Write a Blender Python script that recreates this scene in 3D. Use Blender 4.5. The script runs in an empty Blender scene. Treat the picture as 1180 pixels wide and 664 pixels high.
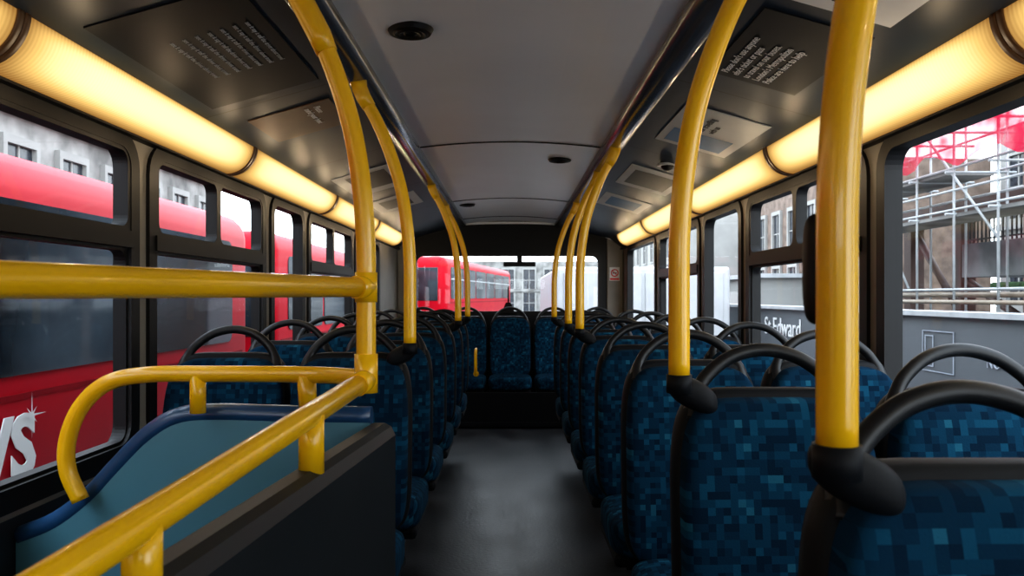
import bpy, bmesh, math, random
from mathutils import Vector, Matrix
random.seed(4)
scene = bpy.context.scene
COL = scene.collection
CZ = 1.2   # eye height above the deck floor
GZ = -2.4  # street level

# ------------------------------------------------------------------ materials
def new_mat(name):
    m = bpy.data.materials.new(name); m.use_nodes = True
    nt = m.node_tree
    return m, nt, nt.nodes['Principled BSDF']

def mat(name, col, rough=0.5, metal=0.0, var=0.12, scale=6.0, bump=0.0, coat=0.0, spec=0.5, col2=None):
    m, nt, b = new_mat(name)
    tc = nt.nodes.new('ShaderNodeTexCoord')
    n = nt.nodes.new('ShaderNodeTexNoise'); n.inputs['Scale'].default_value = scale
    n.inputs['Detail'].default_value = 5
    nt.links.new(tc.outputs['Object'], n.inputs['Vector'])
    r = nt.nodes.new('ShaderNodeValToRGB')
    if col2 is None:
        a = [c*(1-var) for c in col]; c2 = [min(1, c*(1+var)) for c in col]
    else:
        a = col; c2 = col2
    r.color_ramp.elements[0].position = 0.35; r.color_ramp.elements[1].position = 0.65
    r.color_ramp.elements[0].color = (*a, 1); r.color_ramp.elements[1].color = (*c2, 1)
    nt.links.new(n.outputs['Fac'], r.inputs['Fac'])
    nt.links.new(r.outputs['Color'], b.inputs['Base Color'])
    b.inputs['Roughness'].default_value = rough
    b.inputs['Metallic'].default_value = metal
    b.inputs['Coat Weight'].default_value = coat
    b.inputs['Specular IOR Level'].default_value = spec
    if bump > 0:
        n2 = nt.nodes.new('ShaderNodeTexNoise'); n2.inputs['Scale'].default_value = scale*14
        nt.links.new(tc.outputs['Object'], n2.inputs['Vector'])
        bp = nt.nodes.new('ShaderNodeBump'); bp.inputs['Strength'].default_value = bump
        bp.inputs['Distance'].default_value = 0.01
        nt.links.new(n2.outputs['Fac'], bp.inputs['Height'])
        nt.links.new(bp.outputs['Normal'], b.inputs['Normal'])
    return m

def moquette(name, mode):
    m, nt, b = new_mat(name)
    tc = nt.nodes.new('ShaderNodeTexCoord')
    s = nt.nodes.new('ShaderNodeSeparateXYZ'); nt.links.new(tc.outputs['Object'], s.inputs[0])
    c = nt.nodes.new('ShaderNodeCombineXYZ')
    nt.links.new(s.outputs[0], c.inputs[0])
    if mode == 'xz':
        nt.links.new(s.outputs[2], c.inputs[1])
    else:
        mt = nt.nodes.new('ShaderNodeMath'); mt.operation = 'SUBTRACT'
        nt.links.new(s.outputs[1], mt.inputs[0]); nt.links.new(s.outputs[2], mt.inputs[1])
        nt.links.new(mt.outputs[0], c.inputs[1])
    def cells(sc):
        v = nt.nodes.new('ShaderNodeVectorMath'); v.operation = 'SCALE'; v.inputs['Scale'].default_value = sc
        nt.links.new(c.outputs[0], v.inputs[0])
        f = nt.nodes.new('ShaderNodeVectorMath'); f.operation = 'FLOOR'
        nt.links.new(v.outputs[0], f.inputs[0])
        w = nt.nodes.new('ShaderNodeTexWhiteNoise'); w.noise_dimensions = '2D'
        nt.links.new(f.outputs[0], w.inputs['Vector'])
        return w.outputs['Value']
    w1 = cells(66); w2 = cells(33)
    a = nt.nodes.new('ShaderNodeMath'); a.operation = 'MULTIPLY_ADD'; a.inputs[1].default_value = .6
    nt.links.new(w1, a.inputs[0])
    h = nt.nodes.new('ShaderNodeMath'); h.operation = 'MULTIPLY'; h.inputs[1].default_value = 0.4
    nt.links.new(w2, h.inputs[0]); nt.links.new(h.outputs[0], a.inputs[2])
    r = nt.nodes.new('ShaderNodeValToRGB'); r.color_ramp.interpolation = 'CONSTANT'
    e = r.color_ramp.elements
    e[0].position = 0; e[0].color = (.002, .016, .036, 1)
    e[1].position = .34; e[1].color = (.003, .026, .055, 1)
    for p, col in ((.56, (.004, .040, .080, 1)), (.74, (.006, .060, .112, 1)), (.88, (.015, .100, .160, 1))):
        x = e.new(p); x.color = col
    nt.links.new(a.outputs[0], r.inputs['Fac'])
    nt.links.new(r.outputs['Color'], b.inputs['Base Color'])
    b.inputs['Roughness'].default_value = .95
    b.inputs['Specular IOR Level'].default_value = .1
    n2 = nt.nodes.new('ShaderNodeTexNoise'); n2.inputs['Scale'].default_value = 300
    nt.links.new(tc.outputs['Object'], n2.inputs['Vector'])
    bp = nt.nodes.new('ShaderNodeBump'); bp.inputs['Strength'].default_value = .3; bp.inputs['Distance'].default_value = .002
    nt.links.new(n2.outputs['Fac'], bp.inputs['Height']); nt.links.new(bp.outputs['Normal'], b.inputs['Normal'])
    return m

def glass_mat(name, tint=(1, 1, 1), refl=0.07):
    m = bpy.data.materials.new(name); m.use_nodes = True
    nt = m.node_tree; nt.nodes.clear()
    o = nt.nodes.new('ShaderNodeOutputMaterial')
    t = nt.nodes.new('ShaderNodeBsdfTransparent'); t.inputs[0].default_value = (*tint, 1)
    g = nt.nodes.new('ShaderNodeBsdfGlossy'); g.inputs['Roughness'].default_value = .0
    mx = nt.nodes.new('ShaderNodeMixShader'); mx.inputs[0].default_value = refl
    nt.links.new(t.outputs[0], mx.inputs[1]); nt.links.new(g.outputs[0], mx.inputs[2])
    nt.links.new(mx.outputs[0], o.inputs['Surface'])
    return m

def lamp_mat(name, strength):
    m = bpy.data.materials.new(name); m.use_nodes = True
    nt = m.node_tree; nt.nodes.clear()
    o = nt.nodes.new('ShaderNodeOutputMaterial')
    em = nt.nodes.new('ShaderNodeEmission')
    tc = nt.nodes.new('ShaderNodeTexCoord')
    s = nt.nodes.new('ShaderNodeSeparateXYZ'); nt.links.new(tc.outputs['Generated'], s.inputs[0])
    def prof(out, power):
        a = nt.nodes.new('ShaderNodeMath'); a.operation = 'MULTIPLY_ADD'; a.inputs[1].default_value = 2; a.inputs[2].default_value = -1
        nt.links.new(out, a.inputs[0])
        b = nt.nodes.new('ShaderNodeMath'); b.operation = 'ABSOLUTE'; nt.links.new(a.outputs[0], b.inputs[0])
        p = nt.nodes.new('ShaderNodeMath'); p.operation = 'POWER'; p.inputs[1].default_value = power
        nt.links.new(b.outputs[0], p.inputs[0])
        i = nt.nodes.new('ShaderNodeMath'); i.operation = 'SUBTRACT'; i.inputs[0].default_value = 1
        nt.links.new(p.outputs[0], i.inputs[1]); return i.outputs[0]
    fy = prof(s.outputs[1], 6); fx = prof(s.outputs[2], 3.0)
    mu = nt.nodes.new('ShaderNodeMath'); mu.operation = 'MULTIPLY'
    nt.links.new(fy, mu.inputs[0]); nt.links.new(fx, mu.inputs[1])
    sn = nt.nodes.new('ShaderNodeMath'); sn.operation = 'MULTIPLY'; sn.inputs[1].default_value = 700
    nt.links.new(s.outputs[1], sn.inputs[0])
    si = nt.nodes.new('ShaderNodeMath'); si.operation = 'SINE'; nt.links.new(sn.outputs[0], si.inputs[0])
    ma = nt.nodes.new('ShaderNodeMath'); ma.operation = 'MULTIPLY_ADD'; ma.inputs[1].default_value = .03
    nt.links.new(si.outputs[0], ma.inputs[0]); nt.links.new(mu.outputs[0], ma.inputs[2])
    r = nt.nodes.new('ShaderNodeValToRGB')
    r.color_ramp.elements[0].color = (.25, .12, .03, 1)
    r.color_ramp.elements[1].color = (1, .86, .50, 1)
    x = r.color_ramp.elements.new(.45); x.color = (.82, .52, .17, 1)
    x = r.color_ramp.elements.new(.75); x.color = (.96, .77, .37, 1)
    nt.links.new(ma.outputs[0], r.inputs['Fac'])
    nt.links.new(r.outputs['Color'], em.inputs['Color'])
    em.inputs['Strength'].default_value = strength
    nt.links.new(em.outputs[0], o.inputs['Surface'])
    return m

def net_mat(name, col):
    m = bpy.data.materials.new(name); m.use_nodes = True
    nt = m.node_tree; b = nt.nodes['Principled BSDF']
    b.inputs['Base Color'].default_value = (*col, 1); b.inputs['Roughness'].default_value = .9
    b.inputs['Specular IOR Level'].default_value = .1
    tc = nt.nodes.new('ShaderNodeTexCoord')
    n = nt.nodes.new('ShaderNodeTexNoise'); n.inputs['Scale'].default_value = 3
    nt.links.new(tc.outputs['Object'], n.inputs['Vector'])
    mr = nt.nodes.new('ShaderNodeMapRange'); mr.inputs[1].default_value = .3; mr.inputs[2].default_value = .7
    mr.inputs[3].default_value = .55; mr.inputs[4].default_value = 1.0
    nt.links.new(n.outputs['Fac'], mr.inputs[0]); nt.links.new(mr.outputs[0], b.inputs['Alpha'])
    return m

def floor_mat():
    m, nt, b = new_mat('vinyl_floor')
    tc = nt.nodes.new('ShaderNodeTexCoord')
    n = nt.nodes.new('ShaderNodeTexNoise'); n.inputs['Scale'].default_value = 3.5; n.inputs['Detail'].default_value = 8
    mp = nt.nodes.new('ShaderNodeMapping'); mp.inputs['Scale'].default_value = (1.6, .7, 1)
    nt.links.new(tc.outputs['Object'], mp.inputs[0]); nt.links.new(mp.outputs[0], n.inputs['Vector'])
    r = nt.nodes.new('ShaderNodeValToRGB')
    r.color_ramp.elements[0].position = .35; r.color_ramp.elements[1].position = .7
    r.color_ramp.elements[0].color = (.014, .015, .018, 1); r.color_ramp.elements[1].color = (.055, .056, .061, 1)
    nt.links.new(n.outputs['Fac'], r.inputs['Fac']); nt.links.new(r.outputs['Color'], b.inputs['Base Color'])
    r2 = nt.nodes.new('ShaderNodeMapRange'); r2.inputs[3].default_value = .28; r2.inputs[4].default_value = .52
    nt.links.new(n.outputs['Fac'], r2.inputs[0]); nt.links.new(r2.outputs[0], b.inputs['Roughness'])
    b.inputs['Specular IOR Level'].default_value = .42
    v = nt.nodes.new('ShaderNodeTexNoise'); v.inputs['Scale'].default_value = 60; v.inputs['Detail'].default_value = 6
    nt.links.new(tc.outputs['Object'], v.inputs['Vector'])
    bp = nt.nodes.new('ShaderNodeBump'); bp.inputs['Strength'].default_value = .35; bp.inputs['Distance'].default_value = .004
    nt.links.new(v.outputs['Fac'], bp.inputs['Height']); nt.links.new(bp.outputs['Normal'], b.inputs['Normal'])
    return m

YEL = mat('yellow_paint', (.88, .50, .006), .25, var=.012, scale=.8, coat=.3)
BLK = mat('black_rubber', (.006, .006, .007), .5, spec=.3)
SHELL = mat('dark_plastic', (.006, .007, .009), .6, spec=.2)
LOOPM = mat('satin_black_loop', (.009, .010, .012), .42, spec=.4)
DARKP = mat('charcoal_plastic', (.005, .0055, .007), .5, spec=.25)
PANELD = mat('slate_panel', (.012, .015, .018), .5, spec=.3)
WALL = mat('taupe_wall', (.22, .20, .17), .5, scale=3)
WALLLOW = mat('slate_lower_wall', (.012, .017, .025), .5, scale=3)
CEILC = mat('pale_ceiling_panel', (.80, .82, .85), .34, var=.03, scale=2)
CEILS = mat('navy_ceiling_panel', (.013, .022, .038), .42, var=.1, scale=2, spec=.25)
RAIL = mat('brushed_metal_rail', (.24, .24, .255), .2, metal=.8, var=.1)
FLOORM = floor_mat()
FAB_B = moquette('blue_moquette_back', 'xz')
FAB_C = moquette('blue_moquette_cushion', 'xy')
GLASS = glass_mat('window_glass', (.98, .99, .99), .018)
LAMP = lamp_mat('warm_diffuser', 1.18)
BROWN = mat('amber_cap', (.10, .05, .02), .5)
TEAL = mat('teal_panel', (.085, .23, .30), .4, var=.06, scale=3)
BLUER = mat('blue_trim', (.012, .06, .15), .35, coat=.3)
WHITE = mat('white_print', (.75, .75, .75), .5, var=.04)
POSTD = mat('dark_poster', (.004, .005, .009), .5, spec=.15)
POSTW = mat('white_poster', (.42, .44, .46), .5, var=.05, spec=.3)
POSTB = mat('blue_print', (.04, .13, .28), .5, spec=.2)
GREYT = mat('grey_print', (.34, .37, .42), .6, spec=.2)
REDSIGN = mat('red_print', (.65, .03, .03), .5)
RED = mat('red_bus_paint', (.50, .004, .018), .45, var=.05, scale=2, spec=.15)
REDD = mat('dark_red_band', (.22, .004, .01), .5, spec=.1)
BUSGL = mat('bus_window_glass', (.015, .020, .025), .06, var=.5, scale=.8, spec=.6, col2=(.07, .09, .11))
TYRE = mat('tyre_rubber', (.012, .012, .012), .8)
STONE = mat('pale_stone', (.23, .225, .215), .8, scale=1.5, var=.45, bump=.1)
STONEW = mat('cream_stucco', (.30, .297, .285), .8, scale=1.0)
BRICK = mat('brown_brick', (.17, .125, .10), .85, scale=3, var=.3)
WINB = mat('building_glass', (.03, .035, .045), .2, var=.4)
ASPH = mat('asphalt', (.26, .26, .265), .9, scale=4)
HOARD = mat('grey_hoarding', (.10, .11, .12), .6, scale=1)
HOARDT = mat('pale_hoarding_cap', (.40, .41, .42), .6)
STEEL = mat('brown_steel', (.085, .048, .038), .6, scale=3)
CONC = mat('concrete', (.21, .215, .22), .85, scale=2, bump=.1, var=.3)
GALV = mat('galvanised_tube', (.42, .44, .45), .45, metal=.1)
NET = net_mat('red_netting', (.50, .012, .05))
PLANT = mat('plant_leaves', (.03, .075, .02), .8, scale=12, var=.5)
YELB = mat('yellow_strip', (.5, .35, .05), .6)
LORRY = mat('white_lorry_paint', (.48, .49, .50), .5, var=.05)
PALEP = mat('pale_handrail', (.26, .21, .16), .5)

# ------------------------------------------------------------------ helpers
def link(o): COL.objects.link(o); return o

def mobj(name, verts, faces, m=None, smooth=False, mats=None, fm=None, merge=False):
    me = bpy.data.meshes.new(name)
    me.from_pydata([tuple(v) for v in verts], [], faces)
    if mats:
        for x in mats: me.materials.append(x)
        if fm:
            for p, i in zip(me.polygons, fm): p.material_index = i
    elif m: me.materials.append(m)
    bm = bmesh.new(); bm.from_mesh(me)
    if merge: bmesh.ops.remove_doubles(bm, verts=bm.verts, dist=1e-5)
    bmesh.ops.recalc_face_normals(bm, faces=bm.faces)
    bm.to_mesh(me); bm.free()
    if smooth:
        for p in me.polygons: p.use_smooth = True
    return link(bpy.data.objects.new(name, me))

def empty(name, loc, label, cat, group=None):
    e = bpy.data.objects.new(name, None); e.empty_display_size = .1
    e.location = loc; link(e)
    e['label'] = label; e['category'] = cat
    if group: e['group'] = group
    return e

def attach(o, p):
    L = Vector(tuple(p.location))
    if o.type == 'MESH' and o.matrix_basis == Matrix.Identity(4):
        o.data.transform(Matrix.Translation(-L))
    else:
        o.matrix_basis = Matrix.Translation(-L) @ o.matrix_basis
    o.parent = p
    return o

def top(o, label, cat, group=None):
    o['label'] = label; o['category'] = cat
    if group: o['group'] = group
    return o

def struct(o): o['kind'] = 'structure'; return o

def box(name, x0, x1, y0, y1, z0, z1, m, bev=0.0, seg=2):
    bm = bmesh.new(); bmesh.ops.create_cube(bm, size=1)
    for v in bm.verts:
        v.co = Vector(((x0+x1)/2+v.co.x*(x1-x0), (y0+y1)/2+v.co.y*(y1-y0), (z0+z1)/2+v.co.z*(z1-z0)))
    if bev > 0:
        bmesh.ops.bevel(bm, geom=bm.edges[:], offset=bev, segments=seg, profile=.5, affect='EDGES')
    me = bpy.data.meshes.new(name); bm.to_mesh(me); bm.free(); me.materials.append(m)
    return link(bpy.data.objects.new(name, me))

def smooth_path(pts, n=8):
    P = [Vector(p) for p in pts]; out = []
    Q = [2*P[0]-P[1]] + P + [2*P[-1]-P[-2]]
    for i in range(1, len(Q)-2):
        for k in range(n):
            t = k/n
            a, b, c, d = Q[i-1], Q[i], Q[i+1], Q[i+2]
            out.append(.5*((2*b)+(c-a)*t+(2*a-5*b+4*c-d)*t*t+(3*b-a-3*c+d)*t**3))
    out.append(P[-1]); return out

def tube(name, pts, r, m, seg=16, rad=None, flat=1.0):
    P = [Vector(p) for p in pts]; V = []; F = []
    prev = None
    for i, p in enumerate(P):
        t = (P[min(i+1, len(P)-1)]-P[max(i-1, 0)]).normalized()
        if prev is None:
            a = Vector((0, 1, 0)) if abs(t.y) < .9 else Vector((1, 0, 0))
            nrm = t.cross(a).normalized()
        else:
            nrm = (prev - t*prev.dot(t)).normalized()
        prev = nrm; bn = t.cross(nrm)
        rr = rad[i] if rad else r
        for k in range(seg):
            an = 2*math.pi*k/seg
            V.append(p + nrm*math.cos(an)*rr + bn*math.sin(an)*rr*flat)
    n = len(P)
    for i in range(n-1):
        for k in range(seg):
            F.append((i*seg+k, i*seg+(k+1) % seg, (i+1)*seg+(k+1) % seg, (i+1)*seg+k))
    F.append(tuple(range(seg))); F.append(tuple((n-1)*seg+k for k in range(seg)))
    o = mobj(name, V, F, m, smooth=True)
    o.data.polygons[len(F)-1].use_smooth = False; o.data.polygons[len(F)-2].use_smooth = False
    return o

def superell(name, c, a, b, h, e_out, e_prof, m, nu=48, nv=18, fn=None):
    """pole axis = Y ; outline in XZ"""
    def cs(w, e): return math.copysign(abs(math.cos(w))**e, math.cos(w))
    def sn(w, e): return math.copysign(abs(math.sin(w))**e, math.sin(w))
    V = []; F = []
    for j in range(nv+1):
        ph = -math.pi/2 + math.pi*j/nv
        for i in range(nu):
            th = 2*math.pi*(i+.5)/nu
            x = a*cs(ph, e_prof)*cs(th, e_out); z = h*cs(ph, e_prof)*sn(th, e_out); y = b*sn(ph, e_prof)
            v = Vector((x, y, z))
            if fn: v = fn(v)
            V.append(v+Vector(c))
    for j in range(nv):
        for i in range(nu):
            F.append((j*nu+i, j*nu+(i+1) % nu, (j+1)*nu+(i+1) % nu, (j+1)*nu+i))
    return mobj(name, V, F, m, smooth=True, merge=True)

def rr(u0, u1, v0, v1, r, k=7):
    out = []
    for cu, cv, a0 in ((u1-r, v1-r, 0), (u0+r, v1-r, 90), (u0+r, v0+r, 180), (u1-r, v0+r, 270)):
        for i in range(k):
            a = math.radians(a0+90*i/(k-1)); out.append((cu+r*math.cos(a), cv+r*math.sin(a)))
    return out

def rect(u0, u1, v0, v1, k=7):
    out = []
    for c in ((u1, v1), (u0, v1), (u0, v0), (u1, v0)): out += [c]*k
    return out

def ring_geo(po, pi, w0, w1, f, V, F):
    b = len(V); n = len(po)
    for w in (w0, w1):
        for p in po: V.append(f(p[0], p[1], w))
        for p in pi: V.append(f(p[0], p[1], w))
    for i in range(n):
        j = (i+1) % n
        F.append((b+i, b+j, b+n+j, b+n+i))
        F.append((b+2*n+i, b+2*n+j, b+3*n+j, b+3*n+i))
        F.append((b+n+i, b+n+j, b+3*n+j, b+3*n+i))
        F.append((b+i, b+j, b+2*n+j, b+2*n+i))

def box_geo(u0, u1, v0, v1, w0, w1, f, V, F):
    b = len(V)
    for w in (w0, w1):
        for u, v in ((u0, v0), (u1, v0), (u1, v1), (u0, v1)): V.append(f(u, v, w))
    for q in ((0, 1, 2, 3), (4, 5, 6, 7), (0, 1, 5, 4), (1, 2, 6, 5), (2, 3, 7, 6), (3, 0, 4, 7)):
        F.append(tuple(b+i for i in q))

def clean_mobj(name, V, F, m, smooth=False):
    me = bpy.data.meshes.new(name); me.from_pydata([tuple(v) for v in V], [], F); me.materials.append(m)
    bm = bmesh.new(); bm.from_mesh(me)
    bmesh.ops.dissolve_degenerate(bm, dist=1e-6, edges=bm.edges)
    bmesh.ops.recalc_face_normals(bm, faces=bm.faces)
    bm.to_mesh(me); bm.free()
    return link(bpy.data.objects.new(name, me))

def text(body, size, origin, right, up, m, parent, align='LEFT', ext=.001, shear=0, name='lettering', bold=0.0, space=1.0):
    cu = bpy.data.curves.new(name, 'FONT'); cu.body = body; cu.size = size; cu.extrude = ext
    cu.align_x = align; cu.shear = shear; cu.offset = bold; cu.space_line = space
    cu.resolution_u = 3
    tmp = bpy.data.objects.new(name+'_src', cu); link(tmp)
    bpy.context.view_layer.update()
    dg = bpy.context.evaluated_depsgraph_get()
    me = bpy.data.meshes.new_from_object(tmp.evaluated_get(dg))
    bpy.data.objects.remove(tmp); me.name = name
    me.materials.clear(); me.materials.append(m)
    R = Vector(right).normalized(); U = Vector(up); U = (U-R*U.dot(R)).normalized(); N = R.cross(U)
    M = Matrix(((R.x, U.x, N.x, origin[0]), (R.y, U.y, N.y, origin[1]), (R.z, U.z, N.z, origin[2]), (0, 0, 0, 1)))
    me.transform(M)
    o = link(bpy.data.objects.new(name, me))
    if parent: attach(o, parent)
    return o

# ------------------------------------------------------------------ room shell
Y0, Y1 = -1.3, 8.1
XW = 1.17
struct(box('floor', -1.25, 1.25, Y0-.05, Y1+.05, -.08, 0, FLOORM))

ZB, ZT = CZ-.52, CZ+.50
def side_wall(name, s, wins):
    V = []; F = []
    f = lambda u, v, w: (s*(XW+w), u, v)
    cuts = [Y0] + [(wins[i][1]+wins[i+1][0])/2 for i in range(len(wins)-1)] + [Y1]
    for i, (a, b, _) in enumerate(wins):
        ring_geo(rect(cuts[i], cuts[i+1], ZB-.001, ZT+.03), rr(a, b, ZB+.03, ZT-.01, .10), 0, .05, f, V, F)
    return struct(clean_mobj(name, V, F, WALL))

# (y0, y1, kind) kind: 0 plain, 1 hopper single, 2 hopper with sliding divider
WL = [(-1.1, .35, 0), (.45, 2.43, 1), (2.52, 3.70, 2), (3.80, 4.40, 0), (4.50, 5.76, 2), (5.86, 6.95, 0)]
WR = [(-1.1, .35, 0), (.45, 2.46, 0), (2.55, 3.83, 2), (3.93, 4.70, 0), (4.80, 6.12, 2), (6.25, 7.75, 0)]
side_wall('wall_left', -1, WL); side_wall('wall_right', 1, WR)
def low_wall(name, s):
    o = box(name, min(s*XW, s*(XW+.05)), max(s*XW, s*(XW+.05)), Y0, Y1, 0, ZB, WALLLOW)
    struct(o)
low_wall('baseboard_left', -1); low_wall('baseboard_right', 1)

wn = 0
def window(s, a, b, kind):
    global wn; wn += 1
    f = lambda u, v, w: (s*(XW+w), u, v)
    z0, z1 = ZB+.03, ZT-.01
    V = []; F = []
    ring_geo(rr(a-.012, b+.012, z0-.012, z1+.012, .11), rr(a+.042, b-.042, z0+.045, z1-.038, .06), -.012, .045, f, V, F)
    if kind:
        zb0, zb1 = CZ+.15, CZ+.20
        box_geo(a+.03, b-.03, zb0, zb1, -.018, .04, f, V, F)
        ring_geo(rect(a+.04, b-.04, z0+.04, zb0), rr(a+.052, b-.052, z0+.055, zb0-.010, .04), .0, .035, f, V, F)
        cells = [(a+.04, b-.04)] if kind == 1 else [(a+.04, (a+b)/2), ((a+b)/2, b-.04)]
        for c0, c1 in cells:
            ring_geo(rect(c0, c1, zb1, z1-.035), rr(c0+.02, c1-.02, zb1+.012, z1-.050, .035), -.01, .035, f, V, F)
    o = struct(clean_mobj('window_%d' % wn, V, F, BLK))
    V = []; F = []
    box_geo(a+.035, b-.035, z0+.035, z1-.035, .020, .024, f, V, F)
    p = mobj('pane', V, F, GLASS); p.parent = o
    return o
for w in WL: window(-1, *w)
for w in WR: window(1, *w)

def end_wall(name, y, sgn, x0, x1, z0, z1, r):
    V = []; F = []
    f = lambda u, v, w: (u, y+sgn*w, v)
    ring_geo(rect(-1.22, 1.22, 0, CZ+.80), rr(x0, x1, z0, z1, r), 0, .05, f, V, F)
    return struct(clean_mobj(name, V, F, DARKP))
end_wall('wall_back', Y1, 1, -.99, .93, CZ-.17, CZ+.44, .07)
end_wall('wall_front', Y0, -1, -.8, .8, CZ+.15, CZ+.42, .08)  # unseen behind the camera; window opening narrowed to keep light off the seats
def end_window(y, sgn, x0, x1, z0, z1, r):
    global wn; wn += 1
    V = []; F = []
    f = lambda u, v, w: (u, y+sgn*w, v)
    ring_geo(rr(x0-.02, x1+.02, z0-.02, z1+.02, r), rr(x0+.02, x1-.02, z0+.02, z1-.02, r), -.012, .04, f, V, F)
    o = struct(clean_mobj('window_%d' % wn, V, F, BLK))
    V = []; F = []
    box_geo(x0+.01, x1-.01, z0+.01, z1-.01, .02, .024, f, V, F)
    p = mobj('pane', V, F, GLASS); p.parent = o
end_window(Y1, 1, -.99, .93, CZ-.17, CZ+.44, .07)
end_window(Y0, -1, -.8, .8, CZ+.15, CZ+.42, .08)

# ceiling cross-section
prof = [(-1.22, .50), (-1.165, .50), (-1.03, .60), (-.55, .735)]
prof += [(-.46+.92*i/10, .757+.028*(1-(2*i/10-1)**2)) for i in range(11)]
prof += [(.55, .735), (1.03, .60), (1.165, .50), (1.22, .50)]
full = prof + [(1.22, .9), (-1.22, .9)]
V = []; F = []; fm = []
for y in (Y0-.05, Y1+.05):
    for x, z in full: V.append((x, y, z+CZ))
n = len(full)
for i in range(n):
    j = (i+1) % n; F.append((i, j, n+j, n+i))
    xm = abs((full[i][0]+full[j][0])/2)
    fm.append(0 if xm < .47 and full[i][1] < .85 else 1)
F.append(tuple(range(n))); F.append(tuple(n+i for i in range(n))); fm += [1, 1]
struct(mobj('ceiling', V, F, mats=[CEILC, CEILS], fm=fm))

def extrude_profile(name, pts, y0, y1, m, smooth=True, closed=True, ysteps=1):
    V = []; F = []; n = len(pts)
    for j in range(ysteps+1):
        y = y0+(y1-y0)*j/ysteps
        for x, z in pts: V.append((x, y, z))
    for j in range(ysteps):
        for i in range(n if closed else n-1):
            k = (i+1) % n; F.append((j*n+i, j*n+k, (j+1)*n+k, (j+1)*n+i))
    if closed:
        F.append(tuple(range(n))); F.append(tuple(ysteps*n+i for i in range(n)))
    o = mobj(name, V, F, m, smooth=smooth)
    if closed:
        for p in o.data.polygons[-2:]: p.use_smooth = False
    return o

tn = 0
def trim(o):
    global tn; tn += 1; o.name = 'trim_%d' % tn; struct(o); return o
for s in (-1, 1):
    pts = []
    for i in range(13):
        a = math.pi*i/12
        pts.append((s*(.507+.05*math.cos(a)), CZ+.745-.035*math.sin(a)-.006*math.cos(a)))
    pts += [(s*.457, CZ+.79), (s*.557, CZ+.77)]
    trim(extrude_profile('trim', pts, Y0, Y1-.02, RAIL))
    trim(box('trim', min(s*1.135, s*1.168), max(s*1.135, s*1.168), Y0, Y1, CZ+.486, CZ+.502, DARKP))
for y in (1.55, 3.95, 6.2, 7.6):
    pts = [(-.455+.91*i/16, CZ+.755+.0285*(1-(2*i/16-1)**2)) for i in range(17)]
    V = []; F = []
    for yy, dz in ((y-.006, 0.004), (y-.006, -.003), (y+.006, -.003), (y+.006, .004)):
        for x, z in pts: V.append((x, yy, z+dz))
    for r_ in range(3):
        for i in range(16): F.append((r_*17+i, r_*17+i+1, (r_+1)*17+i+1, (r_+1)*17+i))
    trim(mobj('trim', V, F, BLK))
for s in (-1, 1):
    for y in (1.45, 2.62, 3.75, 4.95, 6.1):
        V = [(s*.56, y-.004, CZ+.729), (s*1.02, y-.004, CZ+.600), (s*1.02, y+.004, CZ+.600), (s*.56, y+.004, CZ+.729)]
        trim(mobj('trim', V, [(0, 1, 2, 3)], BLK))

N = 30
outer = [(-1.13+2.26*i/N, CZ+.775-.20*abs(2*i/N-1)**3.2) for i in range(N+1)]
inner = [(x*.975, z-.022) for x, z in outer]
V = []; F = []
for yy in (Y1-.03, Y1):
    for p in outer: V.append((p[0], yy, p[1]))
    for p in inner: V.append((p[0], yy, p[1]))
M_ = N+1
for i in range(N):
    F += [(i, i+1, M_+i+1, M_+i), (M_+i, M_+i+1, 3*M_+i+1, 3*M_+i)]
trim(mobj('trim', V, F, CEILC))
for s in (-1, 1):
    trim(box('trim', min(s*1.0, s*1.165), max(s*1.0, s*1.165), Y1-.03, Y1, .9, CZ+.6, WALL, .008))

# ------------------------------------------------------------------ ceiling lamps
JO = [-1.25, .15, 1.65, 3.15, 4.65, 6.15, 7.55]
for s in (-1, 1):
    for i in range(len(JO)-1):
        a, b = JO[i]+.012, JO[i+1]-.012
        e = empty('ceiling_light', (s*1.1, (a+b)/2, CZ+.54), 'long warm glowing strip light along the window head', 'light', 'warm strip lights above the windows')
        P = [Vector((s*1.028, CZ+.603)), Vector((s*1.030, CZ+.548)), Vector((s*1.070, CZ+.490)), Vector((s*1.150, CZ+.492))]
        pts = []
        for k in range(13):
            t = k/12
            q = P[0]*(1-t)**3+P[1]*3*t*(1-t)**2+P[2]*3*t*t*(1-t)+P[3]*t**3
            pts.append((q.x, q.y))
        d = extrude_profile('diffuser', pts, a, b, LAMP, closed=False, ysteps=1); attach(d, e)
        for y in (a, b):
            pc = [(s*1.1+(x-s*1.1)*1.06, CZ+.56+(z-CZ-.56)*1.06) for x, z in pts] + [(s*1.168, CZ+.60)]
            c = extrude_profile('end_cap', pc, y-.010, y+.010, BROWN); attach(c, e)
        for k in range(3):
            ld = bpy.data.lights.new('lamp', 'POINT'); ld.energy = .75; ld.color = (1, .76, .48); ld.shadow_soft_size = 0
            ld.specular_factor = .15
            lo = link(bpy.data.objects.new('lamp', ld))
            lo.location = (s*(.975-1.1), (k-1)*.5, -.085); lo.parent = e

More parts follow.
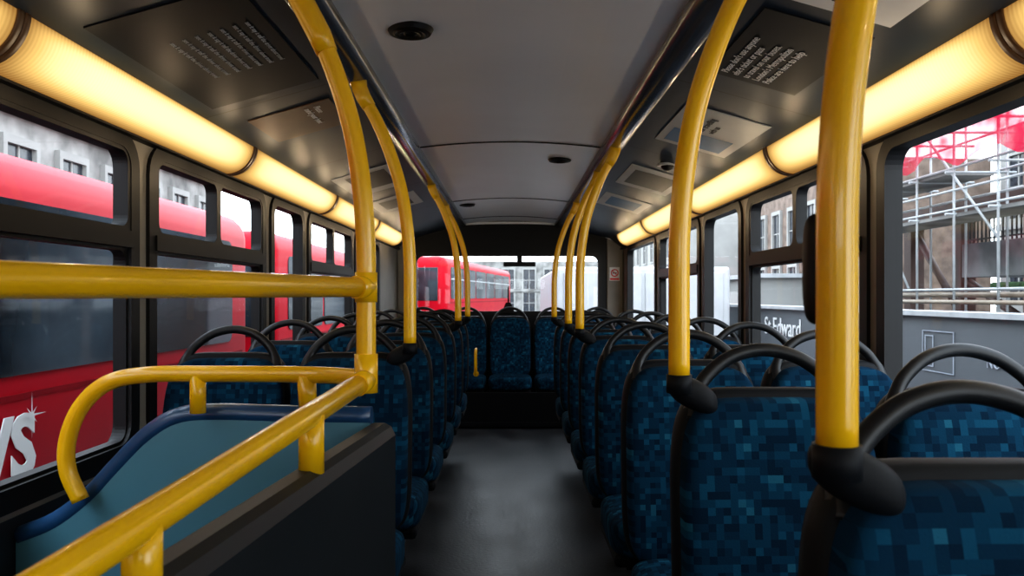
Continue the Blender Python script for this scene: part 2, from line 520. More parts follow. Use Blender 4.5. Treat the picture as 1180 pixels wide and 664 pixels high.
# speakers
for x, y in ((-.29, 2.26), (.28, 4.4), (-.36, 6.5)):
    z = CZ+.757+.028*(1-(x/.46)**2)
    e = empty('ceiling_speaker', (x, y, z), 'round black ceiling speaker with perforated grille', 'speaker', 'round ceiling speakers')
    bm = bmesh.new()
    bmesh.ops.create_cone(bm, cap_ends=True, segments=40, radius1=.060, radius2=.068, depth=.014, matrix=Matrix.Translation((x, y, z-.006)))
    me = bpy.data.meshes.new('speaker_rim'); bm.to_mesh(me); bm.free(); me.materials.append(DARKP)
    attach(link(bpy.data.objects.new('speaker_rim', me)), e)
    V = []; F = []
    for k, rad in enumerate((.050, .044, .036, .03, .02, .014)):
        for i in range(32):
            V.append((x+rad*math.cos(2*math.pi*i/32), y+rad*math.sin(2*math.pi*i/32), z-.0135-(.003 if k % 2 else 0)))
    for k in range(5):
        for i in range(32): F.append((k*32+i, k*32+(i+1) % 32, (k+1)*32+(i+1) % 32, (k+1)*32+i))
    attach(mobj('speaker_grille', V, F, BLK), e)

# ------------------------------------------------------------------ notices on the sloping ceiling panels
def panel_pt(s, a, y, off=.004):
    L = math.hypot(.48, .135)
    x = .55+.48*a/L; z = .735-.135*a/L
    return Vector((s*(x - off*.27), y, CZ+z-off*.96))
def poster(s, a0, a1, y0, y1, m, label, cat='poster', name='poster'):
    pts = [panel_pt(s, a0, y0), panel_pt(s, a1, y0), panel_pt(s, a1, y1), panel_pt(s, a0, y1)]
    p2 = [panel_pt(s, a0, y0, .0005), panel_pt(s, a1, y0, .0005), panel_pt(s, a1, y1, .0005), panel_pt(s, a0, y1, .0005)]
    F = [(0, 1, 2, 3), (4, 5, 6, 7), (0, 1, 5, 4), (1, 2, 6, 5), (2, 3, 7, 6), (3, 0, 4, 7)]
    c = panel_pt(s, (a0+a1)/2, (y0+y1)/2)
    e = empty(name, c, label, cat)
    attach(mobj('sheet', pts+p2, F, m), e)
    return e
def ptext(e, s, body, size, a, y, m, **k):
    L = math.hypot(.48, .135)
    right = (0, -s, 0); up = (-s*.48/L, 0, .135/L)
    text(body, size, panel_pt(s, a, y, .0055), right, up, m, e, ext=.0004, **k)
def pblock(e, s, a0, a1, y0, y1, m, name='printed_block'):
    attach(mobj(name, [panel_pt(s, a0, y0, .0052), panel_pt(s, a1, y0, .0052), panel_pt(s, a1, y1, .0052), panel_pt(s, a0, y1, .0052)], [(0, 1, 2, 3)], m), e)

e = poster(1, .08, .36, 1.92, 2.46, POSTD, 'dark notice with small pale lines of text')
ptext(e, 1, "Please don't use anyone\nelse's ticket or pass\nto travel on our buses.\nLondon's Metropolitan\nPolice are here to help", .033, .13, 2.42, WHITE)
e = poster(1, .05, .36, 1.15, 1.84, WHITE, 'white notice with large black lettering')
ptext(e, 1, "Any\ninformation", .10, .14, 1.79, BLK, bold=.002)
e = poster(1, .10, .42, 2.85, 3.48, POSTW, 'white notice with blue illustration')
pblock(e, 1, .13, .38, 3.2, 3.43, POSTB)
ptext(e, 1, "Thank you\nfor travelling\nwith us", .04, .2, 3.15, BLK)
e = poster(1, .10, .42, 4.15, 4.80, POSTW, 'pale ceiling hatch notice with printed symbols')
pblock(e, 1, .14, .38, 4.25, 4.7, DARKP)
e = poster(1, .10, .42, 5.25, 5.85, POSTW, 'pale notice with blue printing on ceiling')
pblock(e, 1, .15, .37, 5.35, 5.75, POSTB)
e = poster(-1, .08, .44, 1.78, 2.55, POSTD, 'dark notice with columns of fine pale text')
for k in range(7):
    ptext(e, -1, "see it say it tell the driver about travel", .020, .13+.033*k, 1.98, GREYT)
e = poster(-1, .10, .40, 2.78, 3.15, BROWN, 'small brown printed notice')
ptext(e, -1, "Please\nmind your head", .035, .17, 2.82, WHITE)
e = poster(-1, .10, .42, 4.15, 4.85, POSTW, 'pale notice with dark printing on ceiling')
pblock(e, -1, .14, .36, 4.22, 4.7, DARKP)
e = poster(-1, .10, .42, 5.2, 5.8, POSTW, 'pale notice with dark printing on ceiling')
pblock(e, -1, .16, .36, 5.3, 5.7, DARKP)
bm = bmesh.new(); bmesh.ops.create_uvsphere(bm, u_segments=24, v_segments=12, radius=.035)
for v in bm.verts: v.co += panel_pt(1, .25, 3.93, .0)
me = bpy.data.meshes.new('security_dome'); bm.to_mesh(me); bm.free(); me.materials.append(BLK)
for p in me.polygons: p.use_smooth = True
e = empty('security_camera', panel_pt(1, .25, 3.93), 'small black dome camera on the ceiling panel', 'camera')
attach(link(bpy.data.objects.new('dome', me)), e)
c0 = panel_pt(1, .25, 3.93, .004)
attach(tube('base_ring', [c0+Vector((0, 0, .006)), c0-Vector((0, 0, .006))], .05, POSTW, 28), e)

# ------------------------------------------------------------------ seats
ps = empty('passenger_seat', (0, 0, 0), 'bus seat in blue chequered moquette with dark grab loop', 'seat', 'blue moquette passenger seats')
REC = .14
def recl(zc):
    def f(v):
        y = v.y + (v.z+zc-.45)*REC
        if v.y < 0: y -= .018*(abs(v.x)/.2)**3
        x = v.x*(1-.07*max(0, (v.z)/.3)**2)
        return Vector((x, y, v.z))
    return f
back = superell('backrest', (0, -.010, .705), .197, .050, .288, .36, .42, FAB_B, 56, 18, recl(.705))
shell = superell('seat_shell', (0, .030, .712), .206, .042, .298, .34, .5, SHELL, 56, 16, recl(.712))
cush = superell('cushion', (0, -.235, .395), .203, .225, .065, .45, .32, FAB_C, 48, 18)
base = box('seat_frame', -.19, .19, -.42, .03, .30, .345, SHELL, .015)
V = []; F = []
prof_l = [(-.30, .0), (.02, .0), (.02, .03), (-.10, .05), (-.10, .31), (-.20, .31), (-.20, .05), (-.30, .03)]
for x in (-.025, .025):
    for y, z in prof_l: V.append((x, y, z))
for i in range(8): F.append((i, (i+1) % 8, 8+(i+1) % 8, 8+i))
F += [(3, 4, 5, 6), (11, 12, 13, 14), (0, 1, 2, 3), (0, 3, 6, 7), (8, 9, 10, 11), (8, 11, 14, 15)]
leg = mobj('leg', V, F, DARKP)
yt = .035+.27*REC
path = smooth_path([(-.155, yt+.005, .945), (-.150, yt+.018, .990), (-.125, yt+.03, 1.032), (-.07, yt+.042, 1.072), (0, yt+.048, 1.087),
                    (.07, yt+.042, 1.072), (.125, yt+.03, 1.032), (.150, yt+.018, .990), (.155, yt+.005, .945)], 6)
n = len(path)
rad = [.0145+.014*max(0, abs(2*i/(n-1)-1)-.68)/.32 for i in range(n)]
loop = tube('grab_loop', path, .015, LOOPM, 14, rad)
SEAT_PARTS = [back, shell, cush, base, leg, loop]
for p in SEAT_PARTS: p.parent = ps
def place_seat(x, y, z=0, first=[True], label=None):
    if first[0]:
        first[0] = False; ps.location = (x, y, z)
        return ps
    r = ps.copy(); COL.objects.link(r); r.location = (x, y, z)
    for p in SEAT_PARTS:
        c = p.copy(); COL.objects.link(c); c.parent = r
    if label: r['label'] = label
    return r
RR = [.81+.73*i for i in range(8)]
RL = [2.58+.72*i for i in range(6)]
XA, XB = .537, .955
for y in RR:
    for x in (XA, XB): place_seat(x, y)
for y in RL:
    for x in (XA, XB): place_seat(-x, y)
for x in (-.86, -.43, 0, .43, .86):
    place_seat(x, 7.6, 0)
bb = empty('bench_riser', (0, 7.1, 0), 'dark kick panel under the rear bench', 'panel')
attach(box('riser_board', -1.1, 1.1, 7.09, 7.11, 0.0, .33, DARKP, .004), bb)
attach(box('riser_edge', -1.1, 1.1, 7.078, 7.09, .02, .06, SHELL, .003), bb)
e = empty('bench_grab_rail', (-.31, 6.98, .3), 'short yellow grab rail by the rear bench', 'rail')
attach(tube('rail_tube', smooth_path([(-.31, 7.085, .50), (-.31, 7.0, .51), (-.31, 6.98, .55), (-.31, 6.98, .68), (-.31, 7.0, .72), (-.31, 7.05, .725)], 6), .014, YEL), e)
attach(tube('rail_foot', [(-.31, 7.075, .50), (-.31, 7.09, .50)], .025, YEL), e)

# ------------------------------------------------------------------ grab poles
PR = .021
def pole_path(s, y, xb=.334, zb=-.16):
    pts = [(xb, zb), (xb, 0), (xb+.001, .12), (xb+.010, .24), (xb+.030, .36), (xb+.063, .47), (xb+.108, .58), (xb+.16, .675), (.505, .715)]
    return smooth_path([(s*a, y, CZ+z) for a, z in pts], 6)
def grab_pole(s, y, seat=True, xb=.334, zb=-.16, label='yellow curved grab pole rising from a seat to the ceiling rail'):
    e = empty('grab_pole', (s*xb, y, CZ+zb), label, 'grab pole', 'yellow ceiling grab poles')
    P = pole_path(s, y, xb, zb)
    attach(tube('pole_tube', P, PR, YEL, 20), e)
    attach(tube('ceiling_socket', [P[-10], P[-8], P[-5], P[-1]], PR+.004, YEL, 20, rad=[PR+.002, PR+.004, PR+.005, PR+.007]), e)
    if seat:
        V = superell('seat_bracket', (s*(xb+.033), y+.03, CZ+zb-.036), .050, .032, .032, .8, .8, SHELL, 32, 14,
                     lambda v: Vector((v.x, v.y, v.z - s*v.x*.40)))
        attach(V, e)
        attach(tube('pole_cup', [(s*xb, y, CZ+zb-.03), (s*xb, y, CZ+zb+.006)], PR+.004, SHELL, 20), e)
    return e
for y in (.815, 1.545, 3.75, 4.48, 5.94):
    e = grab_pole(1, y, xb=.341 if y < 1 else .334)
    if y < 1:
        attach(superell('bell_push', (.341-.010, y+.028, CZ+.03), .014, .013, .060, .6, .6, BLK, 28, 12), e)
for y in (2.60, 5.0, 6.12):
    grab_pole(-1, y)

# stair guard rails
g = empty('stair_guard_rail', (-.31, 1.68, CZ-.175), 'yellow tubular guard rail around the stairwell', 'guard rail')
PA = pole_path(-1, 1.68, .31, -.18)
attach(tube('upright_pole', PA, PR, YEL, 22), g)
attach(tube('ceiling_socket', [PA[-16], PA[-14], PA[-8], PA[-1]], .03, YEL, 20, rad=[PR+.002, PR+.005, PR+.005, PR+.007]), g)
def lerp(a, b, t): return Vector(a)*(1-t)+Vector(b)*t
A = (-.31, 1.68, CZ+.02); B = (-.61, .62, CZ+.018); C2 = lerp(A, B, 1.75)
attach(tube('upper_rail', [A, lerp(A, B, .5), B, C2], PR, YEL, 22), g)
attach(tube('rail_joint', [(-.31, 1.68, CZ-.012), (-.31, 1.68, CZ+.052)], PR+.003, YEL, 22), g)
attach(tube('rail_joint', [lerp(A, B, .0), lerp(A, B, .045)], PR+.003, YEL, 22), g)
A2 = Vector((-.31, 1.68, CZ-.178)); B2 = Vector((-.395, .85, CZ-.243)); 
attach(tube('lower_rail', [A2, lerp(A2, B2, .5), B2, lerp(A2, B2, 1.6)], PR, YEL, 22), g)
attach(tube('rail_joint', [A2+Vector((0, 0, -.028)), A2+Vector((0, 0, .055))], PR+.004, YEL, 22), g)
attach(tube('rail_joint', [A2, lerp(A2, B2, .08)], PR+.003, YEL, 22), g)
R3 = smooth_path([(-.31, 1.70, CZ-.178), (-.45, 1.78, CZ-.178), (-.70, 1.80, CZ-.178), (-.84, 1.80, CZ-.180), (-.93, 1.80, CZ-.20),
                  (-.99, 1.80, CZ-.255), (-1.02, 1.80, CZ-.33), (-1.02, 1.80, CZ-.40), (-.99, 1.80, CZ-.47)], 7)
attach(tube('end_rail', R3, PR-.002, YEL, 22), g)
t = (1.68-1.35)/(1.68-.85); p = lerp(A2, B2, t)
attach(tube('short_post', [p, (p.x, p.y, CZ-.305)], PR+.001, YEL, 20), g)
t = (1.68-.84)/(1.68-.85); p = lerp(A2, B2, t)
attach(tube('short_post', [p, (p.x, p.y, CZ-.33)], PR, YEL, 20), g)
attach(tube('short_post', [(-.465, 1.782, CZ-.178), (-.465, 1.80, CZ-.275)], PR, YEL, 20), g)
attach(tube('short_post', [(-.72, 1.80, CZ-.178), (-.72, 1.80, CZ-.268)], PR-.003, YEL, 20), g)

# stair enclosure
st = empty('stair_enclosure', (-.7, 1.4, 0), 'slate and teal moulded stairwell enclosure with blue edge trim', 'stair enclosure')
a0 = Vector((-.308, 1.84)); a1 = Vector((-.405, .75)); a1 = a0+(a1-a0)*2.2
d = (a1-a0).normalized(); nrm = Vector((d.y, -d.x)).normalized()
if nrm.x < 0: nrm = -nrm
hw = .038
sec = [(-hw, 0), (-hw, CZ-.325), (-hw+.01, CZ-.305), (-hw+.025, CZ-.297), (hw-.025, CZ-.297), (hw-.01, CZ-.305), (hw, CZ-.325), (hw, 0)]
V = []; F = []
for q in (a0, a1):
    for o_, z in sec: V.append((q.x+nrm.x*(o_-.0), q.y+nrm.y*o_, z))
for i in range(8): F.append((i, (i+1) % 8, 8+(i+1) % 8, 8+i))
F += [tuple(range(8)), tuple(range(8, 16))]
attach(mobj('aisle_panel', V, F, PANELD), st)
rimpts = smooth_path([(-.33, 1.85, CZ-.285), (-.50, 1.85, CZ-.283), (-.70, 1.85, CZ-.278), (-.79, 1.85, CZ-.288), (-.86, 1.85, CZ-.33), (-.93, 1.85, CZ-.40), (-1.0, 1.85, CZ-.475), (-1.08, 1.85, CZ-.535), (-1.165, 1.85, CZ-.57)], 5)
V = []; F = []
for yy in (1.84, 1.88):
    for q in rimpts: V.append((q.x, yy, q.z))
    for q in rimpts: V.append((q.x, yy, 0))
k = len(rimpts)
for i in range(k-1):
    F += [(i, i+1, k+i+1, k+i), (2*k+i, 2*k+i+1, 3*k+i+1, 3*k+i), (i, i+1, 2*k+i+1, 2*k+i)]
attach(mobj('end_panel', V, F, TEAL), st)
attach(tube('edge_trim', [Vector((q.x, 1.86, q.z)) for q in rimpts], .024, BLUER, 14), st)
attach(box('stair_tread', -1.15, -.42, .3, 1.84, .001, .02, DARKP), st)

# ------------------------------------------------------------------ no smoking sign
e = empty('no_smoking_sign', (1.075, Y1-.035, CZ+.235), 'small white and red no smoking sign on the corner post', 'sign')
attach(box('sign_plate', 1.025, 1.13, Y1-.036, Y1-.031, CZ+.165, CZ+.305, WHITE, .002), e)
V = []; F = []
for i in range(32):
    a = 2*math.pi*i/32
    V += [(1.078+.040*math.cos(a), Y1-.038, CZ+.245+.040*math.sin(a)), (1.078+.029*math.cos(a), Y1-.038, CZ+.245+.029*math.sin(a))]
for i in range(32):
    j = (i+1) % 32; F.append((2*i, 2*i+1, 2*j+1, 2*j))
b = len(V); V += [(1.05, Y1-.038, CZ+.268), (1.056, Y1-.038, CZ+.274), (1.106, Y1-.038, CZ+.222), (1.100, Y1-.038, CZ+.216)]
F.append((b, b+1, b+2, b+3))
attach(mobj('prohibition_ring', V, F, REDSIGN), e)
attach(box('cigarette_symbol', 1.056, 1.100, Y1-.0375, Y1-.0365, CZ+.240, CZ+.249, BLK), e)
attach(box('red_strip', 1.03, 1.125, Y1-.0375, Y1-.0365, CZ+.172, CZ+.192, REDSIGN), e)
e = empty('rear_wiper', (-.02, Y1-.02, CZ-.15), 'black wiper motor with arm under the rear window', 'wiper')
V = [(-.09, Y1-.09, CZ-.17), (.05, Y1-.09, CZ-.17), (.05, Y1-.01, CZ-.17), (-.09, Y1-.01, CZ-.17), (-.045, Y1-.06, CZ-.06), (.005, Y1-.06, CZ-.06), (.005, Y1-.02, CZ-.06), (-.045, Y1-.02, CZ-.06)]
attach(mobj('motor_cover', V, [(0, 1, 2, 3), (4, 5, 6, 7), (0, 1, 5, 4), (1, 2, 6, 5), (2, 3, 7, 6), (3, 0, 4, 7)], BLK), e)
attach(tube('wiper_arm', [(-.02, Y1-.03, CZ-.07), (-.02, Y1-.02, CZ+.1)], .008, BLK, 8), e)
e = empty('rear_view_mirror', (.1, Y1-.06, CZ+.35), 'flat black mirror hanging from the rear header', 'mirror')
attach(box('mirror_body', -.07, .26, Y1-.10, Y1-.05, CZ+.31, CZ+.355, BLK, .01), e)
attach(box('mirror_bracket', .07, .12, Y1-.06, Y1-.001, CZ+.35, CZ+.46, BLK, .005), e)

# ------------------------------------------------------------------ street outside
gr = box('ground', -40, 40, -20, 90, GZ-.2, GZ, ASPH); struct(gr)

def bevel_box(name, x0, x1, y0, y1, z0, z1, m, bev, seg=5):
    bm = bmesh.new(); bmesh.ops.create_cube(bm, size=1)
    for v in bm.verts:
        v.co = Vector(((x0+x1)/2+v.co.x*(x1-x0), (y0+y1)/2+v.co.y*(y1-y0), (z0+z1)/2+v.co.z*(z1-z0)))
    ed = [e_ for e_ in bm.edges if not all(abs(v.co.z-z0) < 1e-4 for v in e_.verts)]
    bmesh.ops.bevel(bm, geom=ed, offset=bev, segments=seg, profile=.5, affect='EDGES')
    for f_ in bm.faces: f_.smooth = True
    me = bpy.data.meshes.new(name); bm.to_mesh(me); bm.free(); me.materials.append(m)
    return link(bpy.data.objects.new(name, me))

def bus(loc, L, rot, label):
    e = empty('double_decker_bus', loc, label, 'bus', 'red buses in the street'); e.rotation_euler = (0, 0, rot)
    parts = []
    parts.append(bevel_box('bus_body', -1.25, 1.25, -L/2, L/2, .35, 4.27, RED, .20))
    parts.append(box('skirt', -1.22, 1.22, -L/2+.05, L/2-.05, .25, .40, BLK))
    n = int((L-1.2)//1.45); w = (L-.9)/n
    for s in (-1, 1):
        for k in range(n):
            ya = -L/2+.45+k*w+.05; yb = ya+w-.10
            for z0, z1 in ((3.25, 4.03), (1.35, 2.35)):
                V = []; F = []
                po = rr(ya, yb, z0, z1, .08, 5)
                for xx in (1.235, 1.262):
                    for u, v in po: V.append((s*xx, u, v))
                q = len(po)
                for i in range(q): F.append((i, (i+1) % q, q+(i+1) % q, q+i))
                F += [tuple(range(q)), tuple(range(q, 2*q))]
                parts.append(mobj('bus_window', V, F, BUSGL))
                if z0 > 3:
                    V = []; F = []
                    box_geo(ya+.02, yb-.02, 3.72, 3.75, 1.24, 1.272, lambda u, v, w_: (s*w_, u, v), V, F)
                    parts.append(mobj('glazing_bar', V, F, GALV))
        parts.append(box('panel_band', min(s*1.24, s*1.256), max(s*1.24, s*1.256), -L/2+.25, L/2-.25, 2.50, 2.54, REDD))
        parts.append(box('panel_band', min(s*1.24, s*1.256), max(s*1.24, s*1.256), -L/2+.25, L/2-.25, 3.14, 3.165, REDD))
        for yy in (-L/2+2.3, L/2-2.3):
            parts.append(tube('wheel', [(s*1.0, yy, .48), (s*1.27, yy, .48)], .48, TYRE, 28))
    for sy in (-1, 1):
        for z0, z1 in ((3.2, 4.0), (1.3, 2.5)):
            parts.append(box('windscreen', -1.05, 1.05, min(sy*(L/2-.02), sy*(L/2+.012)), max(sy*(L/2-.02), sy*(L/2+.012)), z0, z1, BUSGL, .01))
    for p in parts: p.parent = e
    return e
b1 = bus((-3.45, 1.25, GZ), 10.8, 0, 'red double-decker bus with white lettering parked alongside')
def bus_text(b, body, size, y, z, **k):
    o = text(body, size, (1.262, y, z), (0, 1, 0), (0, 0, 1), WHITE, None, ext=.003, **k); o.parent = b
bus_text(b1, 'NEWS', .38, 3.62-1.25-1.08, CZ-.80-GZ, bold=.014)
V = []; F = []
for i in range(16):
    a = 2*math.pi*i/16; r_ = .11 if i % 4 == 0 else (.055 if i % 4 == 2 else .014)
    V.append((1.270, 3.56-1.25+r_*math.cos(a), CZ-.54-GZ+r_*math.sin(a)))
F.append(tuple(range(16)))
sp = mobj('sparkle', V, F, WHITE); sp.parent = b1
bus((-3.6, 13.0, GZ), 10.5, 0, 'red double-decker bus queued behind another')
P0 = Vector((-1.53, 18.6)); P1 = Vector((.02, 29.3))
dv_ = (P1-P0); ang = -math.atan2(dv_.x, dv_.y)
mid = (P0+P1)/2
bus((mid.x-1.25*math.cos(ang), mid.y-1.25*math.sin(ang), GZ+.30), 10.8, ang, 'red double-decker bus seen beyond the rear window')
kb = struct(box('ground_rise', -12, 14, 18.4, 62, GZ-.1, GZ+.30, ASPH)); kb.name = 'trim_90'  # raised street slab under the far bus, not a trim piece

def building(name, x0, x1, y0, y1, h, m, face, rows, cols, label, wm=WINB, zst=1.2, ww=.9, wh=1.7):
    e = empty(name, ((x0+x1)/2, (y0+y1)/2, GZ), label, 'building')
    attach(box('facade', x0, x1, y0, y1, GZ, GZ+h, m), e)
    proto = None
    fl = (h-1)/rows
    for r_ in range(rows):
        zc = GZ+fl*(r_+.5)+.4
        t_ = .15
        if face == 'x+': attach(box('string_course', x1, x1+t_, y0, y1, zc-fl/2, zc-fl/2+.22, m), e)
        if face == 'x-': attach(box('string_course', x0-t_, x0, y0, y1, zc-fl/2, zc-fl/2+.22, m), e)
        if face == 'y-': attach(box('string_course', x0, x1, y0-t_, y0, zc-fl/2, zc-fl/2+.22, m), e)
        for c in range(cols):
            if face[0] == 'x':
                yc = y0+(y1-y0)*(c+.5)/cols; xc = x1 if face == 'x+' else x0; rot = math.pi/2 if face == 'x+' else -math.pi/2
            else:
                yc = y0; xc = x0+(x1-x0)*(c+.5)/cols; rot = 0
            if proto is None:
                V = []; F = []
                f = lambda u, v, w: (u, -w, v)
                ring_geo(rect(-ww/2-.12, ww/2+.12, -wh/2-.12, wh/2+.16), rect(-ww/2, ww/2, -wh/2, wh/2), 0, .12, f, V, F)
                box_geo(-.025, .025, -wh/2, wh/2, 0, .05, f, V, F); box_geo(-ww/2, ww/2, -.025, .025, 0, .05, f, V, F)
                fm_ = [0]*len(F); q = len(F)
                box_geo(-ww/2, ww/2, -wh/2, wh/2, -.01, .02, f, V, F)
                fm_ += [1]*(len(F)-q)
                me = bpy.data.meshes.new('building_window'); me.from_pydata(V, [], F)
                me.materials.append(STONEW); me.materials.append(wm)
                for p_, i_ in zip(me.polygons, fm_): p_.material_index = i_
                proto = me
            o = bpy.data.objects.new('building_window', proto); link(o); o.parent = e
            o.location = (xc-e.location.x, yc-e.location.y, zc-e.location.z); o.rotation_euler = (0, 0, rot)
    return e
building('stone_building', -14, -9.5, -4, 25, 11, STONE, 'x+', 3, 16, 'pale grey stone building with tall sash windows', wh=2.2)
building('brick_building', 12, 16, 26, 38, 8.2, BRICK, 'x-', 3, 6, 'brown brick building beyond the building site')
building('townhouse', 9, 12, 40, 61, 8.5, STONEW, 'x-', 3, 8, 'cream stucco terraced building')
building('office_building', -6, 14, 62, 66, 6.4, STONE, 'y-', 3, 12, 'distant stone building closing the street')
building('white_building', 16, 20, -2, 25.5, 9, STONEW, 'x-', 3, 14, 'pale building behind the scaffolding', wh=2.0)

# lorry
e = empty('lorry', (2.0, 12, GZ), 'plain white box lorry in the street', 'lorry')
attach(box('cargo_box', .65, 3.1, 11, 17, GZ+1.0, CZ+.42, LORRY, .04), e)
attach(box('rear_door', .75, 1.85, 10.97, 11.0, GZ+1.1, CZ+.34, LORRY, .01), e)
attach(box('rear_door', 1.9, 3.0, 10.97, 11.0, GZ+1.1, CZ+.34, LORRY, .01), e)
attach(box('chassis', .8, 2.95, 11, 18.2, GZ+.6, GZ+1.0, BLK), e)
attach(bevel_box('cab', .75, 3.0, 17.05, 18.2, GZ+.6, GZ+3.1, LORRY, .15), e)
for yy in (12, 17.6):
    for xx in (.75, 2.7): attach(tube('wheel', [(xx, yy, GZ+.5), (xx+.3, yy, GZ+.5)], .5, TYRE, 24), e)

# hoarding
HX = 3.5
h = empty('site_hoarding', (HX, 8, GZ), 'grey site hoarding with pale capping and white lettering', 'hoarding')
attach(box('hoarding_boards', HX, HX+.08, 1.5, 14.5, GZ, CZ-.16, HOARD), h)
attach(box('capping', HX-.05, HX+.25, 1.5, 14.5, CZ-.16, CZ-.12, HOARDT), h)
text('St.Edward', .33, (HX-.01, 10.72, CZ-.50), (0, -1, 0), (0, 0, 1), WHITE, h, ext=.004)
text('NOW', .10, (HX-.01, 5.72, CZ-.52), (0, -1, 0), (0, 0, 1), GREYT, h, ext=.004)
V = []; F = []
ff = lambda u, v, w: (HX-.006-w, u, v)
ring_geo(rect(6.15, 6.62, CZ-.62, CZ-.28), rect(6.160, 6.610, CZ-.612, CZ-.288), 0, .004, ff, V, F)
attach(clean_mobj('white_outline', V, F, GREYT), h)
V = []; F = []
ring_geo(rect(6.45, 6.58, CZ-.58, CZ-.32), rect(6.460, 6.570, CZ-.572, CZ-.328), 0, .004, ff, V, F)
attach(clean_mobj('white_outline', V, F, GREYT), h)
h2 = empty('site_cabin', (5, 14, GZ), 'pale boarded site cabin', 'cabin')
attach(box('cabin_body', 4.6, 7.0, 14.5, 20, GZ+.3, CZ+.35, STONEW, .03), h2)
attach(box('cabin_roof', 4.5, 7.1, 14.4, 20.1, CZ+.35, CZ+.43, HOARDT), h2)
attach(box('cabin_window', 4.57, 4.6, 15.2, 16.6, CZ-.4, CZ+.1, WINB), h2)

# unfinished building frame
fr = empty('building_frame', (7.5, 11, GZ), 'unfinished steel and concrete building frame', 'building frame')
for y in (5.5, 8.4, 10.5, 11.8, 14.2):
    attach(box('steel_column', 6.0, 6.2, y-.1, y+.1, GZ, CZ+1.25, STEEL), fr)
for y in (7.0, 10.0, 13.0):
    attach(box('steel_column', 8.6, 8.8, y-.1, y+.1, GZ, CZ+2.4, STEEL), fr)
attach(box('steel_beam', 5.95, 6.25, 5, 14.4, CZ+1.02, CZ+1.28, STEEL), fr)
attach(box('steel_beam', 8.55, 8.85, 5, 14.4, CZ+.55, CZ+.85, STEEL), fr)
attach(box('concrete_slab', 5.9, 9.5, 5, 10.2, CZ+.25, CZ+.68, CONC), fr)
attach(box('concrete_core', 9.5, 10.2, 4, 11.0, GZ, CZ+4, CONC), fr)
for z in (.9, 1.9, 2.9):
    for y in (6.0, 8.0, 10.0):
        attach(box('core_opening', 9.47, 9.5, y-.35, y+.35, CZ+z, CZ+z+.7, WINB), fr)
attach(tube('diagonal_brace', [(6.1, 11.8, CZ+1.0), (6.1, 10.5, CZ-.3)], .05, STEEL, 10), fr)
attach(tube('diagonal_brace', [(6.1, 14.2, CZ+1.0), (6.1, 12.0, CZ-.5)], .05, STEEL, 10), fr)
attach(tube('diagonal_brace', [(6.1, 10.4, CZ+.2), (6.1, 8.5, CZ-.6)], .05, STEEL, 10), fr)
attach(box('planting', 5.7, 5.88, 5, 9.3, CZ+.07, CZ+.17, PLANT, .03), fr)
attach(box('yellow_edge', 5.68, 5.72, 5, 9.6, CZ+.03, CZ+.055, YELB), fr)
V = []; F = []
fx_ = lambda u, v, w_: (5.95+w_, u, v)
for i in range(60):
    box_geo(5.1+.085*i, 5.115+.085*i, CZ+.68, CZ+1.0, 0, .015, fx_, V, F)
box_geo(5.05, 10.2, CZ+1.0, CZ+1.03, -.01, .025, fx_, V, F); box_geo(5.05, 10.2, CZ+.72, CZ+.74, -.005, .02, fx_, V, F)
attach(mobj('balcony_railing', V, F, BLK), fr)

sc = empty('scaffold', (5.2, 10, GZ), 'galvanised tube scaffold around the building site', 'scaffolding')
def stube(a, b, r=.015, m=GALV):
    attach(tube('scaffold_tube', [a, b], r, m, 8), sc)
for y in [5.6+.8*i for i in range(9)]:
    for x in (5.0, 5.6): stube((x, y, GZ+3.0), (x, y, CZ+2.6))
for z in (.08, .98, 1.2, 1.45, 1.9, 2.35):
    for x in (5.0, 5.6): stube((x, 5.2, CZ+z), (x, 12.7, CZ+z))
for y in [5.6+.8*i for i in range(9)]:
    for z in (.98, 1.45, 1.9): stube((4.9, y, CZ+z-.05), (5.7, y, CZ+z-.05))
stube((5.0, 6.0, CZ+.1), (5.0, 7.9, CZ+2.3)); stube((5.0, 9.8, CZ+.1), (5.0, 11.6, CZ+2.3)); stube((5.0, 9.8, CZ+2.3), (5.0, 8.0, CZ+.6))
stube((5.1, 5.2, CZ+.02), (5.1, 12.7, CZ+.02), .03, PALEP)
stube((5.0, 5.2, CZ-.06), (5.0, 12.7, CZ-.06), .025, PALEP)
attach(box('scaffold_board', 5.02, 5.58, 5.2, 12.7, CZ+.90, CZ+.94, STONE), sc)
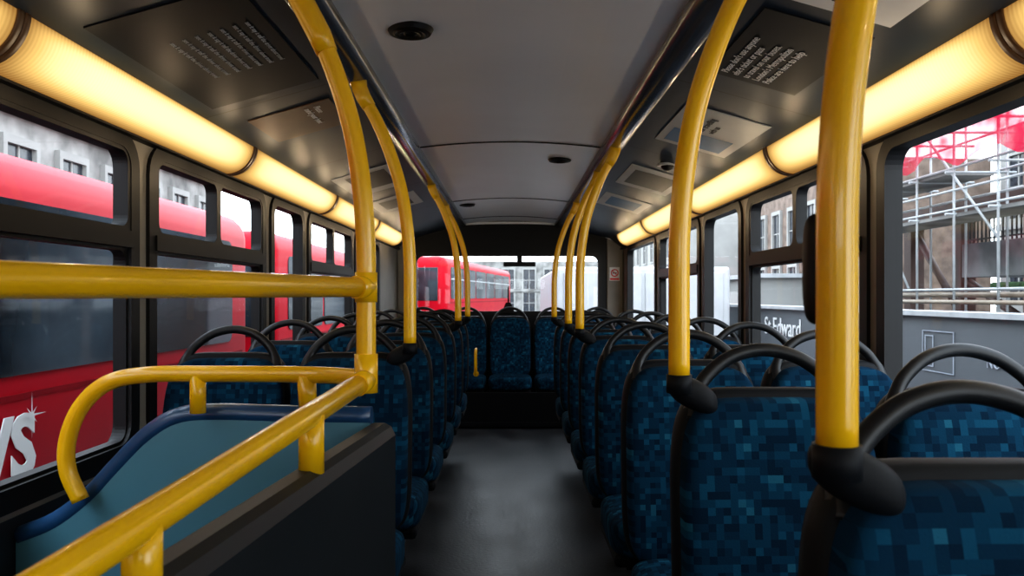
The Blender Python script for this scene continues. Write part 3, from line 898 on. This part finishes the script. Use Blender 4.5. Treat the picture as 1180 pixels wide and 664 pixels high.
attach(box('scaffold_board', 5.02, 5.58, 9.0, 12.7, CZ+1.40, CZ+1.44, STONE), sc)
V = []; F = []
NY, NZ = 40, 12
for i in range(NY+1):
    for j in range(NZ+1):
        y = 5.2+6.6*i/NY; t_ = j/NZ
        z = CZ+1.40+.06*(y-7)+1.1*t_ + .08*math.sin(i*.9)*(1-t_)
        x = 4.80+.06*t_ + .03*math.sin(i*1.3+j*.5)
        V.append((x, y, z))
for i in range(NY):
    for j in range(NZ): F.append((i*(NZ+1)+j, (i+1)*(NZ+1)+j, (i+1)*(NZ+1)+j+1, i*(NZ+1)+j+1))
nt_ = mobj('debris_netting', V, F, NET, smooth=True)
top(nt_, 'red debris netting draped over the scaffold', 'netting')

# ------------------------------------------------------------------ world & camera
w = bpy.data.worlds.new('world'); scene.world = w; w.use_nodes = True
nt = w.node_tree; bg = nt.nodes['Background']
tc = nt.nodes.new('ShaderNodeTexCoord'); s = nt.nodes.new('ShaderNodeSeparateXYZ')
nt.links.new(tc.outputs['Generated'], s.inputs[0])
r = nt.nodes.new('ShaderNodeValToRGB')
r.color_ramp.elements[0].position = 0; r.color_ramp.elements[0].color = (.86, .91, .95, 1)
r.color_ramp.elements[1].position = .8; r.color_ramp.elements[1].color = (.76, .87, 1, 1)
nt.links.new(s.outputs[2], r.inputs['Fac']); nt.links.new(r.outputs[0], bg.inputs['Color'])
bg.inputs['Strength'].default_value = 4.8

cam = bpy.data.cameras.new('camera'); co = link(bpy.data.objects.new('camera', cam))
cam.sensor_width = 36; cam.lens = 900/1180*36
cam.shift_y = 10/1180; cam.shift_x = 2/1180
co.location = (0, 0, CZ); co.rotation_euler = (math.radians(90), 0, 0)
cam.clip_start = .02; cam.clip_end = 300
cam.dof.use_dof = True; cam.dof.focus_distance = 2.6; cam.dof.aperture_fstop = 8
scene.camera = co
scene.view_settings.view_transform = 'Standard'
for lk in ('Medium High Contrast', 'Standard - Medium High Contrast'):
    try:
        scene.view_settings.look = lk; break
    except Exception as ex: print('look', ex)
